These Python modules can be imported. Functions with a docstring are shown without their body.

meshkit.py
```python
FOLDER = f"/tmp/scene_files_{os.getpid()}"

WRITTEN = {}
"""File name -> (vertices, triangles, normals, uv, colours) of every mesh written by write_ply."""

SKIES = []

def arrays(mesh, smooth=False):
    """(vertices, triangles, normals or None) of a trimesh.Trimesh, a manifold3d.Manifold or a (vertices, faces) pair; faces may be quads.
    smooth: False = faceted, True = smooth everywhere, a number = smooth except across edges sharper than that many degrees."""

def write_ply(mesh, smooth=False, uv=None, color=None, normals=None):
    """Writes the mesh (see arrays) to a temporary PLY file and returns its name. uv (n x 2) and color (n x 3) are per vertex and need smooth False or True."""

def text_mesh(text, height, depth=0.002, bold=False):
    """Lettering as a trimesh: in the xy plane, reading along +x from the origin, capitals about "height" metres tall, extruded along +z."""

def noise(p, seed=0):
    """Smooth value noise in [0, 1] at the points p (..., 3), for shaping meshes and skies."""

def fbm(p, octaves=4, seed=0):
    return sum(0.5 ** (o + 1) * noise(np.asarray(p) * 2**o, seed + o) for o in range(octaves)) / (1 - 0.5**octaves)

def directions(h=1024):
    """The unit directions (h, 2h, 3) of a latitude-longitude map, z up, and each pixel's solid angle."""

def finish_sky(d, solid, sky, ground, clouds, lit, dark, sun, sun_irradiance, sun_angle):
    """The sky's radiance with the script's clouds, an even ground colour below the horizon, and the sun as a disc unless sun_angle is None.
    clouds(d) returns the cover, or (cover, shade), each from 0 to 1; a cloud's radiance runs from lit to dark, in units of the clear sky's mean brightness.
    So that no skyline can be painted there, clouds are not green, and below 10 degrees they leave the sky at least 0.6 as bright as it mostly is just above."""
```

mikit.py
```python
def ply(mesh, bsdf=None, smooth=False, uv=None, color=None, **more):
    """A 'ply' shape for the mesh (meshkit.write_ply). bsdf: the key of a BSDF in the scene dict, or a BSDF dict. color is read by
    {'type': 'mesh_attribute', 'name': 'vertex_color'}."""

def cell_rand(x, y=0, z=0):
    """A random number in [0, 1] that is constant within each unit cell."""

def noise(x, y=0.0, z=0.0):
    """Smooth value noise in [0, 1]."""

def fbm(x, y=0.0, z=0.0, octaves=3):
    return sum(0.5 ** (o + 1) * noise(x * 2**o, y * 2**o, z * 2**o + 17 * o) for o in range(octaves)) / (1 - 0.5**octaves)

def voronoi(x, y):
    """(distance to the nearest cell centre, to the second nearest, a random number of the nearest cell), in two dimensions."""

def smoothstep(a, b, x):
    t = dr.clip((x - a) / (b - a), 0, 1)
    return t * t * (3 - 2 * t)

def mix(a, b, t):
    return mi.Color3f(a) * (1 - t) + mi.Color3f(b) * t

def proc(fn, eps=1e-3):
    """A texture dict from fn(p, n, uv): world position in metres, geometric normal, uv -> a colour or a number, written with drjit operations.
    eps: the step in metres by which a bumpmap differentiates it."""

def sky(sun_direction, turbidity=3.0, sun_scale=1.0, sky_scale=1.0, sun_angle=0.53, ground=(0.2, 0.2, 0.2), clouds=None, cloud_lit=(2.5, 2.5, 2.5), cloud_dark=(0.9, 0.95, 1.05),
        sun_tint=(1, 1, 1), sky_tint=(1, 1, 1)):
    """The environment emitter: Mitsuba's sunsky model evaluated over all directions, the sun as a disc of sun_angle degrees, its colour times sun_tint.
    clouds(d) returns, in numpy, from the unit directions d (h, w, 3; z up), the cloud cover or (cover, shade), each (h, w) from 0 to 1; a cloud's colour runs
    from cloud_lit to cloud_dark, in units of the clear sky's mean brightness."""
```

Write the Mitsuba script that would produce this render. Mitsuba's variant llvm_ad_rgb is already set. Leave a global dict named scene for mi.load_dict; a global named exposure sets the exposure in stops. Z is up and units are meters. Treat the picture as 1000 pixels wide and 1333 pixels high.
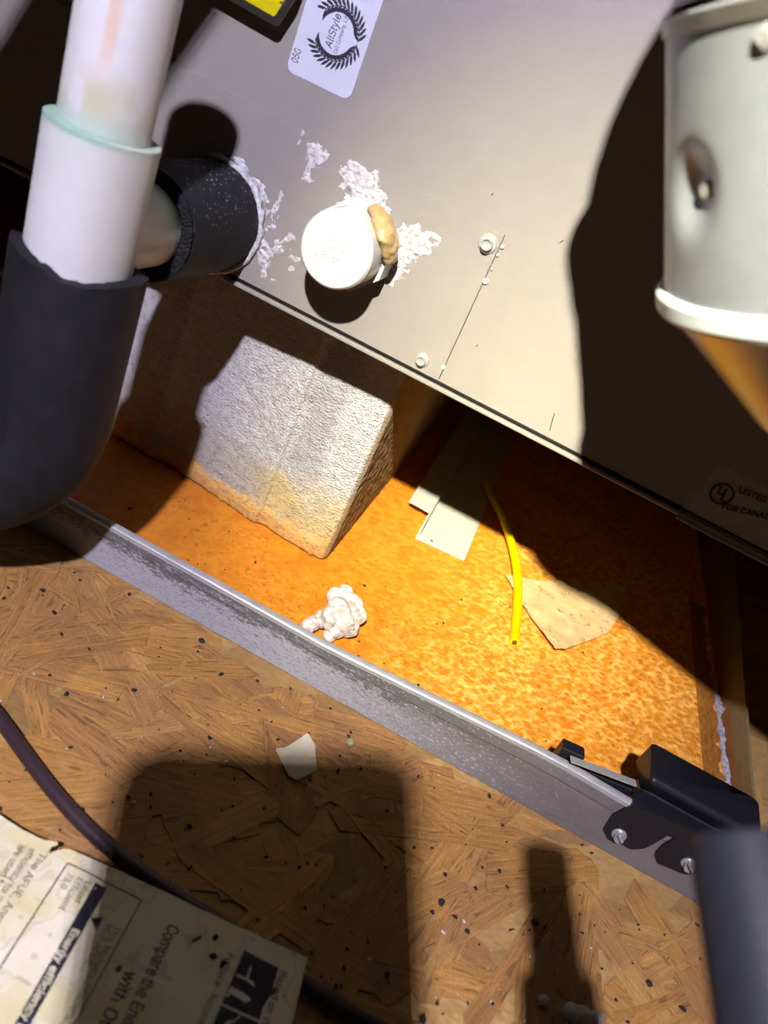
import math, random
import numpy as np, trimesh, shapely, shapely.geometry as sg, shapely.affinity as sa
import manifold3d as m3
import mitsuba as mi, drjit as dr
import mikit, meshkit
from mikit import proc, ply, noise, fbm, voronoi, cell_rand, smoothstep, mix

random.seed(7); rng = np.random.default_rng(7)
T = mi.ScalarTransform4f
scene, labels = {'type': 'scene'}, {}

# ------------------------------------------------------------------ camera, light, exposure
# world: x to the right along the cabinet face, y away from the viewer, z up, metres
R = np.array([[0.8784164748, 0.2952848326, 0.3757543937], [0.4704638528, -0.3961928377, -0.7884763779], [-0.0839539157, 0.8693895001, -0.4869431559]])
F = 1015.24
C = np.array([0, 0, 0.23])
RIGHT, UP, FWD = R[0], -R[1], R[2]
scene['camera'] = {'type': 'thinlens', 'fov': math.degrees(2 * math.atan(500 / F)), 'fov_axis': 'x', 'near_clip': 0.005, 'far_clip': 50.0,
                   'aperture_radius': 0.0012, 'focus_distance': 0.325,
                   'to_world': T().look_at(origin=C.tolist(), target=(C + FWD).tolist(), up=UP.tolist())}
exposure = 0.42
LAMP = np.array([-0.038, -0.269, 0.559])            # the head lamp above and behind the phone
AIM = np.array([0.008, 0.292, 0.125])
ax_ = (AIM - LAMP) / np.linalg.norm(AIM - LAMP)
u_ = np.cross(ax_, [0, 0, 1]); u_ /= np.linalg.norm(u_); v_ = np.cross(u_, ax_)
NL = 16
for k in range(NL):                                # the lamp's lens, sampled in two rings
    r_ = 0.0 if k == 0 else 0.0036 if k < 6 else 0.0075
    a_ = k * 2 * math.pi / 5 if k < 6 else k * 2 * math.pi / 10 + 0.3
    o_ = LAMP + r_ * (math.cos(a_) * u_ + math.sin(a_) * v_)
    for nm, col, cut, beam in (('flood', np.array([1.0, 0.95, 1.22]) * 2.2, 50, 18), ('hot', np.array([1.0, 0.93, 0.54]) * 6.6, 11.0, 1.0)):
        scene[f'lamp_{nm}_{k}'] = {'type': 'spot', 'intensity': {'type': 'rgb', 'value': (col / NL).tolist()}, 'cutoff_angle': cut, 'beam_width': beam,
                                   'to_world': T().look_at(origin=o_.tolist(), target=(o_ + ax_).tolist(), up=[0, 0, 1])}
scene['attic_air_light'] = {'type': 'constant', 'radiance': {'type': 'rgb', 'value': [0.009, 0.0085, 0.0085]}}

# ------------------------------------------------------------------ helpers
def ray(x, y):
    d = R.T @ np.array([x - 500, y - 666.5, F]); return d
def G(x, y, z=0.0):                                   # measured point on a level plane
    d = ray(x, y); return C + d * ((z - C[2]) / d[2])
def P(x, y, Y):                                       # measured point on an upright plane parallel to the cabinet
    d = ray(x, y); return C + d * (Y / d[1])

def key(name, parent=None):
    k = name if parent is None else parent + '__' + name
    if k not in scene and k not in labels: return k
    n = 1
    while f'{k}_{n:03d}' in scene or f'{k}_{n:03d}' in labels: n += 1
    return f'{k}_{n:03d}'
def obj(name, mesh, mat, parent=None, smooth=False, label=None, cat=None, group=None, kind=None, **more):
    k = key(name, parent)
    scene[k] = mesh if isinstance(mesh, dict) else ply(mesh, mat, smooth=smooth, **more)
    d = {a: b for a, b in (('label', label), ('category', cat), ('group', group), ('kind', kind)) if b}
    if d: labels[k] = d
    return k
def thing(name, label, cat, group=None):
    k = key(name); labels[k] = {'label': label, 'category': cat}
    if group: labels[k]['group'] = group
    return k
def cat(*ms): return trimesh.util.concatenate([as_tm(m) for m in ms])
def as_tm(m):
    if isinstance(m, m3.Manifold):
        q = m.to_mesh(); return trimesh.Trimesh(q.vert_properties[:, :3], q.tri_verts, process=False)
    return m
def man(m): return m3.Manifold(m3.Mesh(np.asarray(m.vertices, np.float32), np.asarray(m.faces, np.uint32)))
def bx(lo, hi, b=0.0):
    lo, hi = np.minimum(lo, hi), np.maximum(lo, hi)
    if b <= 0:
        m = trimesh.creation.box(extents=hi - lo); m.apply_translation((lo + hi) / 2); return m
    pts = []
    for i in range(3):
        l, h = lo.astype(float).copy() + b, hi.astype(float).copy() - b
        l[i], h[i] = lo[i], hi[i]
        pts += [[(l, h)[a][0], (l, h)[c][1], (l, h)[d][2]] for a in (0, 1) for c in (0, 1) for d in (0, 1)]
    return trimesh.Trimesh(pts, process=False).convex_hull
def frame(o, x, y, z):
    M = np.eye(4); M[:3, 0], M[:3, 1], M[:3, 2], M[:3, 3] = x, y, z, o; return M
def axes(a):
    a = np.asarray(a, float); a = a / np.linalg.norm(a)
    s = np.array([1, 0, 0]) if abs(a[0]) < 0.8 else np.array([0, 1, 0])
    x = np.cross(s, a); x /= np.linalg.norm(x); return x, np.cross(a, x), a
def lathe(profile, o, a, n=64):                       # profile (r, h) closed loop, spun about axis a through o
    m = trimesh.creation.revolve(np.array(list(profile) + [profile[0]], float), sections=n)
    m.apply_transform(frame(o, *axes(a)))
    return m
def tube(path, r, n=16, inner=None, caps=True):
    p = np.asarray(path, float); N = len(p)
    t = np.gradient(p, axis=0); t /= np.linalg.norm(t, axis=1, keepdims=True)
    x = axes(t[0])[0]; V = []
    rr = np.broadcast_to(r, N)
    for i in range(N):
        x = x - t[i] * (x @ t[i]); x /= np.linalg.norm(x); y = np.cross(t[i], x)
        th = np.arange(n) / n * 2 * math.pi
        V.append(p[i] + rr[i] * (np.cos(th)[:, None] * x + np.sin(th)[:, None] * y))
    V = np.vstack(V); Fc = []
    for i in range(N - 1):
        for j in range(n):
            a, b = i * n + j, i * n + (j + 1) % n
            Fc += [[a, b, b + n], [a, b + n, a + n]]
    if caps:
        V = np.vstack([V, p[0], p[-1]]); c0, c1 = len(V) - 2, len(V) - 1
        for j in range(n):
            Fc += [[c0, (j + 1) % n, j], [c1, (N - 1) * n + j, (N - 1) * n + (j + 1) % n]]
    return trimesh.Trimesh(V, Fc, process=False)
def spline(pts, n=60):
    from scipy.interpolate import CubicSpline
    pts = np.asarray(pts, float); s = np.r_[0, np.cumsum(np.linalg.norm(np.diff(pts, axis=0), axis=1))]
    return CubicSpline(s, pts)(np.linspace(0, s[-1], n))
def plate(poly, h, M):                                # shapely polygon extruded by h along the frame's z
    gs = [g for g in getattr(poly, 'geoms', [poly]) if g.geom_type == 'Polygon' and g.area > 1e-12]
    m = cat(*[trimesh.creation.extrude_polygon(g, h, engine='earcut') for g in gs])
    m.apply_transform(M); return m
def rpoly(pts, r):                                    # polygon with rounded corners
    return sg.Polygon(pts).buffer(-r).buffer(r, quad_segs=6)
def text(s, h, M, bold=False, depth=0.0001, shear=0.0, stretch=1.0):
    m = meshkit.text_mesh(s, h, depth, bold)
    v = np.array(m.vertices); v[:, 0] = v[:, 0] * stretch + shear * v[:, 1]; m.vertices = v
    m.apply_transform(M); return m
def displaced(m, edge, amp, scale, seed=0, octaves=4):
    q = man(m) if not isinstance(m, m3.Manifold) else m
    q = as_tm(q.refine_to_length(edge)); q.merge_vertices()
    v = np.array(q.vertices); nrm = np.array(q.vertex_normals)
    q.vertices = v + nrm * ((meshkit.fbm(v * scale, octaves, seed) - 0.5) * 2 * amp)[:, None]
    return q
def lump(pts, radii, edge=0.001, amp=0.0006, scale=300, seed=1, smooth_it=6):
    parts = [m3.Manifold.sphere(r, 20).translate(list(map(float, p))) for p, r in zip(pts, radii)]
    q = as_tm(m3.Manifold.batch_boolean(parts, m3.OpType.Add).refine_to_length(edge)); q.merge_vertices()
    trimesh.smoothing.filter_taubin(q, iterations=smooth_it)
    v = np.array(q.vertices); q.vertices = v + np.array(q.vertex_normals) * ((meshkit.fbm(v * scale, 4, seed) - 0.5) * 2 * amp)[:, None]
    return q

# ------------------------------------------------------------------ materials
def rgb(c): return {'type': 'rgb', 'value': [float(v) * ALB for v in c]}
def tone(fn): return lambda p, n, uv: fn(p, n, uv) * ALB
ALB = 0.45
def mat(name, color, rough=0.5, metal=0.0, spec=0.5, bump=None, bscale=1.0, eps=2e-4, **more):
    b = {'type': 'principled', 'base_color': color if isinstance(color, dict) else rgb(color), 'roughness': rough if isinstance(rough, dict) else float(rough),
         'metallic': float(metal), 'specular': float(spec) * 0.5, **more}
    if bump is not None: b = {'type': 'bumpmap', 'arbitrary': proc(bump, eps), 'scale': float(bscale), 'bsdf': b}
    scene[name] = {'type': 'twosided', 'bsdf': b}; return name

mat('black_ink', (0.025, 0.022, 0.025), 0.7)
mat('blue_black_ink', (0.02, 0.018, 0.035), 0.6)
mat('faded_ink', (0.055, 0.045, 0.045), 0.7)
mat('paper_white', (0.72, 0.74, 0.86), 0.45)
mat('yellow_enamel', (0.75, 0.62, 0.0), 0.4)
mat('dark_enamel', (0.03, 0.027, 0.022), 0.4)
mat('rubber_dark', (0.030, 0.031, 0.040), 0.55)
mat('steel_bright', (0.90, 0.90, 0.88), 0.32, 0.6)
mat('black_plastic', (0.018, 0.018, 0.023), 0.42)
mat('pale_green_paint', (0.86, 0.88, 0.78), 0.42)
mat('yellow_vinyl', (1.1, 0.88, 0.0), 0.35)
mat('copper_end', (0.45, 0.2, 0.1), 0.4, 0.8)
mat('brown_cable', (0.060, 0.034, 0.040), 0.38)
mat('dark_hole', (0.01, 0.008, 0.007), 0.9)
mat('phone_glass', (0.02, 0.02, 0.022), 0.2)
mat('dark_wood', (0.16, 0.11, 0.07), 0.8)
mat('cream_crumb', (0.75, 0.70, 0.60), 0.8)
mat('dark_crumb', (0.035, 0.026, 0.024), 0.8)

def f_cabinet(p, n, uv):
    s = fbm(p.x * 60, p.y * 60, p.z * 60)
    fine = noise(p.x * 2500, p.y * 2500, p.z * 2500)
    c = mix((0.360, 0.330, 0.300), (0.380, 0.348, 0.316), s)
    return c * (0.97 + 0.06 * fine)
mat('cabinet_paint', proc(tone(f_cabinet)), 0.42, spec=0.4)

def f_galv(p, n, uv):      # galvanised steel with white bloom low and to the left, dull scratched grey along the bend
    a = fbm(p.x * 200, 1.0, p.z * 420, 4)
    b = fbm(p.x * 900, 5.0, p.z * 1100, 3)
    st = fbm(p.x * 30, 2.0, p.z * 1900, 3)
    left = smoothstep(0.100, -0.04, p.x + 0.03 * (a - 0.5))
    low = smoothstep(0.022, 0.005, p.z)
    bloom = smoothstep(0.38, 0.66, 0.42 * low + 0.38 * a + 0.30 * b) * left
    base = mix((0.13, 0.13, 0.125), (0.30, 0.30, 0.295), 0.3 * a + 0.7 * st)
    right = mix((0.22, 0.195, 0.18), (0.33, 0.30, 0.275), 0.6 * fbm(p.x * 90, 1.0, p.z * 160) + 0.4 * b)
    c = mix(base, right, 1 - left)
    fleck = smoothstep(0.66, 0.80, fbm(p.x * 900, 3.0, p.z * 900, 2)) * smoothstep(0.13, 0.03, p.x) * 0.55
    return mix(c, (0.66, 0.66, 0.69), dr.clip(bloom * (0.45 + 0.75 * b) + fleck, 0, 0.95))
mat('galvanised', proc(tone(f_galv)), 0.5, 0.12, spec=0.5, bump=lambda p, n, uv: fbm(p.x * 700, p.y * 700, p.z * 700), bscale=0.0002)

def f_rust(p, n, uv):      # rust-stained pan bottom: smooth deep orange at the left, cell-like pale mottling at the right
    w = 0.004 * (fbm(p.x * 150, p.y * 150, 1.0) - 0.5)
    q1 = (p.x * 0.8 + p.y * 0.6) + w; q2 = (-p.x * 0.6 + p.y * 0.8) + w
    d, d2, r = voronoi(q1 * 190, q2 * 330)
    e, e2, r2 = voronoi(p.x * 480, p.y * 480 + 7)
    big = fbm(p.x * 34, p.y * 34, 4.0)
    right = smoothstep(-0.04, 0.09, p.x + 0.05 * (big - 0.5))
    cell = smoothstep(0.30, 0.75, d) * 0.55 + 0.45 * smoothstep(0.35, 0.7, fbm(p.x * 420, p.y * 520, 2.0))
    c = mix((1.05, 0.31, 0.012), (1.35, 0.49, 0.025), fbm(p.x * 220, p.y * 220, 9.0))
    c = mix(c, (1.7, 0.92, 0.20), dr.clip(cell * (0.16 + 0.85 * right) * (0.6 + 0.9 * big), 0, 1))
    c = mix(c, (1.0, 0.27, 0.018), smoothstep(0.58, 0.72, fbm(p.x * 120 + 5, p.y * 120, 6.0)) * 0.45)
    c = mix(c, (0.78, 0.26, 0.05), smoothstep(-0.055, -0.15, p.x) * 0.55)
    c = mix(c, (0.10, 0.045, 0.02), smoothstep(0.74, 0.80, noise(p.x * 700, p.y * 700, 3.0)) * 0.3 * smoothstep(0.45, 0.6, fbm(p.x * 60, p.y * 60, 1.0)))
    return c
mat('pan_rust', proc(tone(f_rust)), 0.55, spec=0.35, bump=lambda p, n, uv: fbm(p.x * 400, p.y * 400, p.z * 400) + 0.4 * noise(p.x * 1500, p.y * 1500, 1.0), bscale=0.0005)

def f_sidewall(p, n, uv):
    a = fbm(p.x * 300, p.y * 120, p.z * 300)
    c = mix((0.30, 0.24, 0.10), (0.42, 0.33, 0.15), a)
    return mix(c, (0.45, 0.15, 0.02), smoothstep(0.016, 0.006, p.z + 0.006 * a))
mat('pan_side', proc(tone(f_sidewall)), 0.6)

def f_block(p, n, uv):
    a = fbm(p.x * 500, p.y * 500, p.z * 700, 4)
    r1 = fbm(p.x * 520 + 6 * noise(p.x * 900, p.z * 900, 1.0), p.y * 520, p.z * 800, 3)
    pit = smoothstep(0.045, 0.012, dr.abs(r1 - 0.5)) * smoothstep(0.34, 0.50, noise(p.x * 330, p.y * 330, p.z * 330)) + 0.6 * smoothstep(0.68, 0.74, fbm(p.x * 1300, p.y * 1300, p.z * 1700, 2))
    big = fbm(p.x * 45, p.y * 45, p.z * 45)
    c = mix((0.68, 0.67, 0.66), (0.88, 0.88, 0.88), a)
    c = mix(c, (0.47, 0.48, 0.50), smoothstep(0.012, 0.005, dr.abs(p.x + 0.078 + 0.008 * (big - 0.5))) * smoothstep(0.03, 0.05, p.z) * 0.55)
    yel = smoothstep(0.046, 0.022, p.z + 0.03 * (big - 0.5)) * smoothstep(-0.105, -0.085, p.x + 0.02 * (a - 0.5))
    c = mix(c, (1.25, 0.92, 0.26), yel * 0.9)
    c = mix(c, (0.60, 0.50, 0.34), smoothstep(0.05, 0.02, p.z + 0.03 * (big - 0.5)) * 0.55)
    rust = smoothstep(0.013, 0.008, p.z + 0.010 * (fbm(p.x * 160, p.y * 160, 2.0) - 0.5) - 0.002)
    c = mix(c, mix((0.85, 0.40, 0.09), (1.1, 0.68, 0.24), a), rust)
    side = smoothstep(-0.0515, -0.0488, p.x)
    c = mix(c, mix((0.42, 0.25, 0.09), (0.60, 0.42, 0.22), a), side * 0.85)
    return mix(c, (0.24, 0.21, 0.18), dr.clip(pit, 0, 1) * 0.82)
mat('block_skin', proc(tone(f_block)), 0.9, spec=0.1, bump=lambda p, n, uv: fbm(p.x * 1100, p.y * 1100, p.z * 1400, 3), bscale=0.0014)

def f_pvc(p, n, uv):
    a = fbm(p.x * 200, p.y * 200, p.z * 60)
    c = mix((0.80, 0.79, 0.76), (0.86, 0.85, 0.83), a)
    z = p.z + 0.0035 * (fbm(p.x * 260, p.y * 260, p.z * 200) - 0.5)
    c = mix(c, (0.62, 0.60, 0.30), smoothstep(0.010, 0.001, dr.abs(z - 0.1885)) * smoothstep(0.35, 0.7, a) * 0.7)
    c = mix(c, (0.20, 0.50, 0.33), smoothstep(0.0016, 0.0003, dr.abs(p.z - 0.1798)) * 0.85)
    c = mix(c, (0.48, 0.70, 0.52), smoothstep(0.0055, 0.0, dr.abs(z - 0.1816)) * 0.6)
    c = mix(c, (0.66, 0.76, 0.66), smoothstep(0.012, 0.0, dr.abs(z - 0.174)) * 0.3)
    st = smoothstep(0.0022, 0.0006, dr.abs((p.x + 0.1295) + 0.003 * (a - 0.5))) * smoothstep(0.192, 0.203, p.z)
    c = mix(c, (0.85, 0.52, 0.30), st * 0.55)
    c = mix(c, (0.74, 0.69, 0.55), smoothstep(-0.127, -0.120, p.x) * 0.5)
    g2 = smoothstep(0.012, 0.003, dr.abs(p.y - 0.2425)) * smoothstep(0.146, 0.156, p.z) * smoothstep(0.2195, 0.2205, p.y)
    return mix(c, (0.33, 0.62, 0.46), g2 * 0.75)
mat('pvc', proc(tone(f_pvc)), 0.32, spec=0.5)
mat('pvc_cap', (0.78, 0.77, 0.75), 0.33)
mat('rim_steel', proc(tone(lambda p, n, uv: mix((0.50, 0.50, 0.48), (0.72, 0.72, 0.70), fbm(p.x * 160, 1.0, p.z * 700)))), 0.4, 0.2)

def f_foam(p, n, uv):
    a = fbm(p.x * 220, p.y * 220, p.z * 120)
    s = smoothstep(0.79, 0.84, noise(p.x * 1100, p.y * 1100, p.z * 1100)) * smoothstep(0.146, 0.17, p.z) * smoothstep(0.235, 0.26, p.y)
    c = mix((0.015, 0.0145, 0.017), (0.028, 0.027, 0.032), a)
    return mix(c, (0.45, 0.44, 0.42), s * 0.7)
mat('pipe_foam', proc(tone(f_foam)), 0.6, spec=0.25, bump=lambda p, n, uv: fbm(p.x * 160, p.y * 160, p.z * 90), bscale=0.0009)
mat('foam_core', (0.016, 0.016, 0.018), 0.95, bump=lambda p, n, uv: noise(p.x * 1500, p.y * 1500, p.z * 1500), bscale=0.0012)

def f_putty(p, n, uv):
    a = fbm(p.x * 500, p.y * 500, p.z * 500, 4)
    return mix((0.70, 0.58, 0.46), (1.05, 0.99, 0.90), smoothstep(0.3, 0.6, a))
mat('putty', proc(tone(f_putty)), 0.75, spec=0.2)
def f_smear(p, n, uv):
    a = fbm(p.x * 900, p.y * 900, p.z * 900, 3)
    return mix((0.46, 0.42, 0.40), (0.74, 0.73, 0.76), smoothstep(0.25, 0.6, a))
mat('sealant', proc(tone(f_smear)), 0.5)
mat('tan_sealant', proc(tone(lambda p, n, uv: mix((0.50, 0.34, 0.13), (0.68, 0.50, 0.24), fbm(p.x * 500, p.y * 500, p.z * 500)))), 0.3)

def f_osb(p, n, uv):       # uv.x carries the strand's own number (times ten) plus metres along it, uv.y metres across
    i = dr.floor(uv.x / 10 + 0.5); u = uv.x - i * 10; v = uv.y
    r, r2 = cell_rand(i, 3, 1), cell_rand(i, 7, 2)
    grain = fbm(u * 60 + r * 50, v * 1500, i, 3)
    fibre = fbm(u * 240 + 9, v * 3800, i, 2)
    c = mix((0.60, 0.345, 0.115), (0.78, 0.485, 0.16), r)
    c = mix(c, (0.48, 0.27, 0.14), smoothstep(0.78, 0.84, r2))
    c = mix(c, (0.84, 0.56, 0.22), smoothstep(0.16, 0.10, r2))
    w = fbm(p.x * 45, p.y * 45, 2.0)
    c = mix(c, (0.42, 0.235, 0.14), smoothstep(0.48, 0.62, fbm(p.x * 38 + 3, p.y * 44, 5.0)) * 0.75)
    c = mix(c, (0.64, 0.38, 0.13), 0.25 + 0.5 * w)
    c = c * (0.70 + 0.56 * grain) * (0.80 + 0.40 * fibre) * (0.86 + 0.28 * noise(p.x * 2600, p.y * 2600, 1.0))
    c = c * mi.Color3f(0.98, 0.84, 0.68)
    return mix(c, (0.10, 0.055, 0.03), smoothstep(0.68, 0.78, fbm(u * 120 + 3, v * 1100, i + 5, 3)) * 0.5)
mat('osb_strand', proc(tone(f_osb)), 0.6, spec=0.3, bump=lambda p, n, uv: fbm(p.x * 900, p.y * 900, uv.y * 2500), bscale=0.00025)
def f_osb_base(p, n, uv):
    d, d2, r = voronoi((p.x * 0.8 + p.y * 0.6) * 30, (-p.x * 0.6 + p.y * 0.8) * 75)
    g = fbm(p.x * 500, p.y * 900, r * 9)
    return mix((0.44, 0.25, 0.09), (0.70, 0.43, 0.15), r) * (0.7 + 0.6 * g)
mat('osb_base', proc(tone(f_osb_base)), 0.65, spec=0.25)

def f_paper(p, n, uv):
    a = fbm(p.x * 140, p.y * 140, 3.0, 4)
    d, d2, r = voronoi(p.x * 130, p.y * 130)
    c = mix((1.08, 0.98, 0.66), (1.2, 1.1, 0.80), a)
    blot = smoothstep(0.52, 0.66, fbm(p.x * 75, p.y * 75, 8.0, 4))
    c = mix(c, (1.0, 0.88, 0.36), blot * 0.6)
    ring = smoothstep(0.035, 0.0, dr.abs(fbm(p.x * 75, p.y * 75, 8.0, 4) - 0.53)) * 0.35
    c = mix(c, (0.66, 0.52, 0.20), ring)
    return mix(c, (0.35, 0.24, 0.05), smoothstep(0.86, 0.92, noise(p.x * 330, p.y * 330, 2.0)) * 0.3)
mat('stained_paper', proc(tone(f_paper)), 0.55)

def f_vent(p, n, uv):
    a = fbm(p.x * 140, p.y * 140, p.z * 140, 4)
    return mix((0.56, 0.61, 0.68), (0.74, 0.80, 0.86), a)
mat('vent_metal', proc(tone(f_vent)), 0.34, 0.58, spec=0.6)
mat('vent_rim', (0.85, 0.92, 0.95), 0.4, 0.15)
mat('vent_shiny', (0.62, 0.58, 0.52), 0.3, 0.85)
def f_flap(p, n, uv):
    a = fbm(p.x * 140, p.y * 260, 3.0, 4)
    c = mix((1.0, 0.66, 0.26), (1.25, 0.98, 0.55), a)
    return mix(c, (0.42, 0.25, 0.09), smoothstep(0.030, 0.008, dr.abs(fbm(p.x * 110 + p.y * 70, p.y * 170, 7.0, 3) - 0.52)) * smoothstep(0.5, 0.62, noise(p.x * 150, p.y * 150, 4.0)) * 0.85)
mat('tan_flap', proc(tone(f_flap)), 0.6)
mat('tan_chip', proc(tone(lambda p, n, uv: mix((0.95, 0.78, 0.40), (1.05, 0.98, 0.72), fbm(p.x * 300, p.y * 300, 2.0)))), 0.4)

# ------------------------------------------------------------------ setting: board floor, attic walls
YP, YC, ZC = 0.248, 0.292, 0.1275        # pan front, cabinet front, cabinet bottom
fl = obj('floor', bx(np.array([-1.5, -1.2, -0.02]), np.array([1.5, 1.6, 0.0])), 'osb_base', kind='structure', label='rough oriented strand board floor in front of the pan')
def strand(i, x, y, ang, L, W, z):
    n = 4
    top = [(-L / 2, W * random.uniform(-0.15, 0.15))]
    xs = np.linspace(-L / 2 + L * random.uniform(0.02, 0.14), L / 2 - L * random.uniform(0.02, 0.14), n)
    pts = [(-L / 2, random.uniform(-.3, .3) * W)] + [(a, W / 2 * random.uniform(0.72, 1)) for a in xs] + [(L / 2, random.uniform(-.3, .3) * W)] + [(a, -W / 2 * random.uniform(0.72, 1)) for a in xs[::-1]]
    pts = np.array(pts); m = len(pts); h = 0.00022
    V = np.vstack([np.c_[pts, np.full(m, h)], np.c_[pts * 1.01, np.zeros(m)]])
    V[:m, 2] += 0.00022 * np.sin(pts[:, 0] / L * 5 + i)
    Fc = [[0, j, j + 1] for j in range(1, m - 1)] + [[j, j + m, (j + 1) % m + m] for j in range(m)] + [[j, (j + 1) % m + m, (j + 1) % m] for j in range(m)]
    Fc = [f[::-1] for f in Fc]
    uv = np.c_[V[:, 0] + 10 * i, V[:, 1]]
    c, s = math.cos(ang), math.sin(ang)
    W_ = V.copy(); W_[:, 0] = x + c * V[:, 0] - s * V[:, 1]; W_[:, 1] = y + s * V[:, 0] + c * V[:, 1]; W_[:, 2] += z
    Fc = [f[::-1] for f in Fc]
    return trimesh.Trimesh(W_, Fc, process=False), uv
for i in range(290):
    x, y = random.uniform(-0.17, 0.24), random.uniform(0.055, 0.262)
    L = random.choice([random.uniform(0.025, 0.05), random.uniform(0.04, 0.09)]); W = random.uniform(0.007, 0.019) * (1.2 if L > .05 else 1)
    ang = random.gauss(0.45, 0.75)
    if y + abs(math.sin(ang)) * L / 2 > 0.2475: y -= (y + abs(math.sin(ang)) * L / 2 + W / 2 - 0.2475) if y < .2475 else .03
    m, uv = strand(i + 1, x, y, ang, L, W, -0.00012 + 0.0008 * i / 290)
    obj('strand', m, 'osb_strand', fl, smooth=False, uv=uv)
obj('wall_back', bx(np.array([-1.5, 1.6, -0.02]), np.array([1.5, 1.64, 1.6])), 'dark_wood', kind='structure', label='dark attic wall behind the cabinet')
obj('wall_left', bx(np.array([-1.54, -1.2, -0.02]), np.array([-1.5, 1.64, 1.6])), 'dark_wood', kind='structure', label='dark attic wall on the left')
obj('wall_right', bx(np.array([1.5, -1.2, -0.02]), np.array([1.54, 1.64, 1.6])), 'dark_wood', kind='structure', label='dark attic wall on the right')

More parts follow.
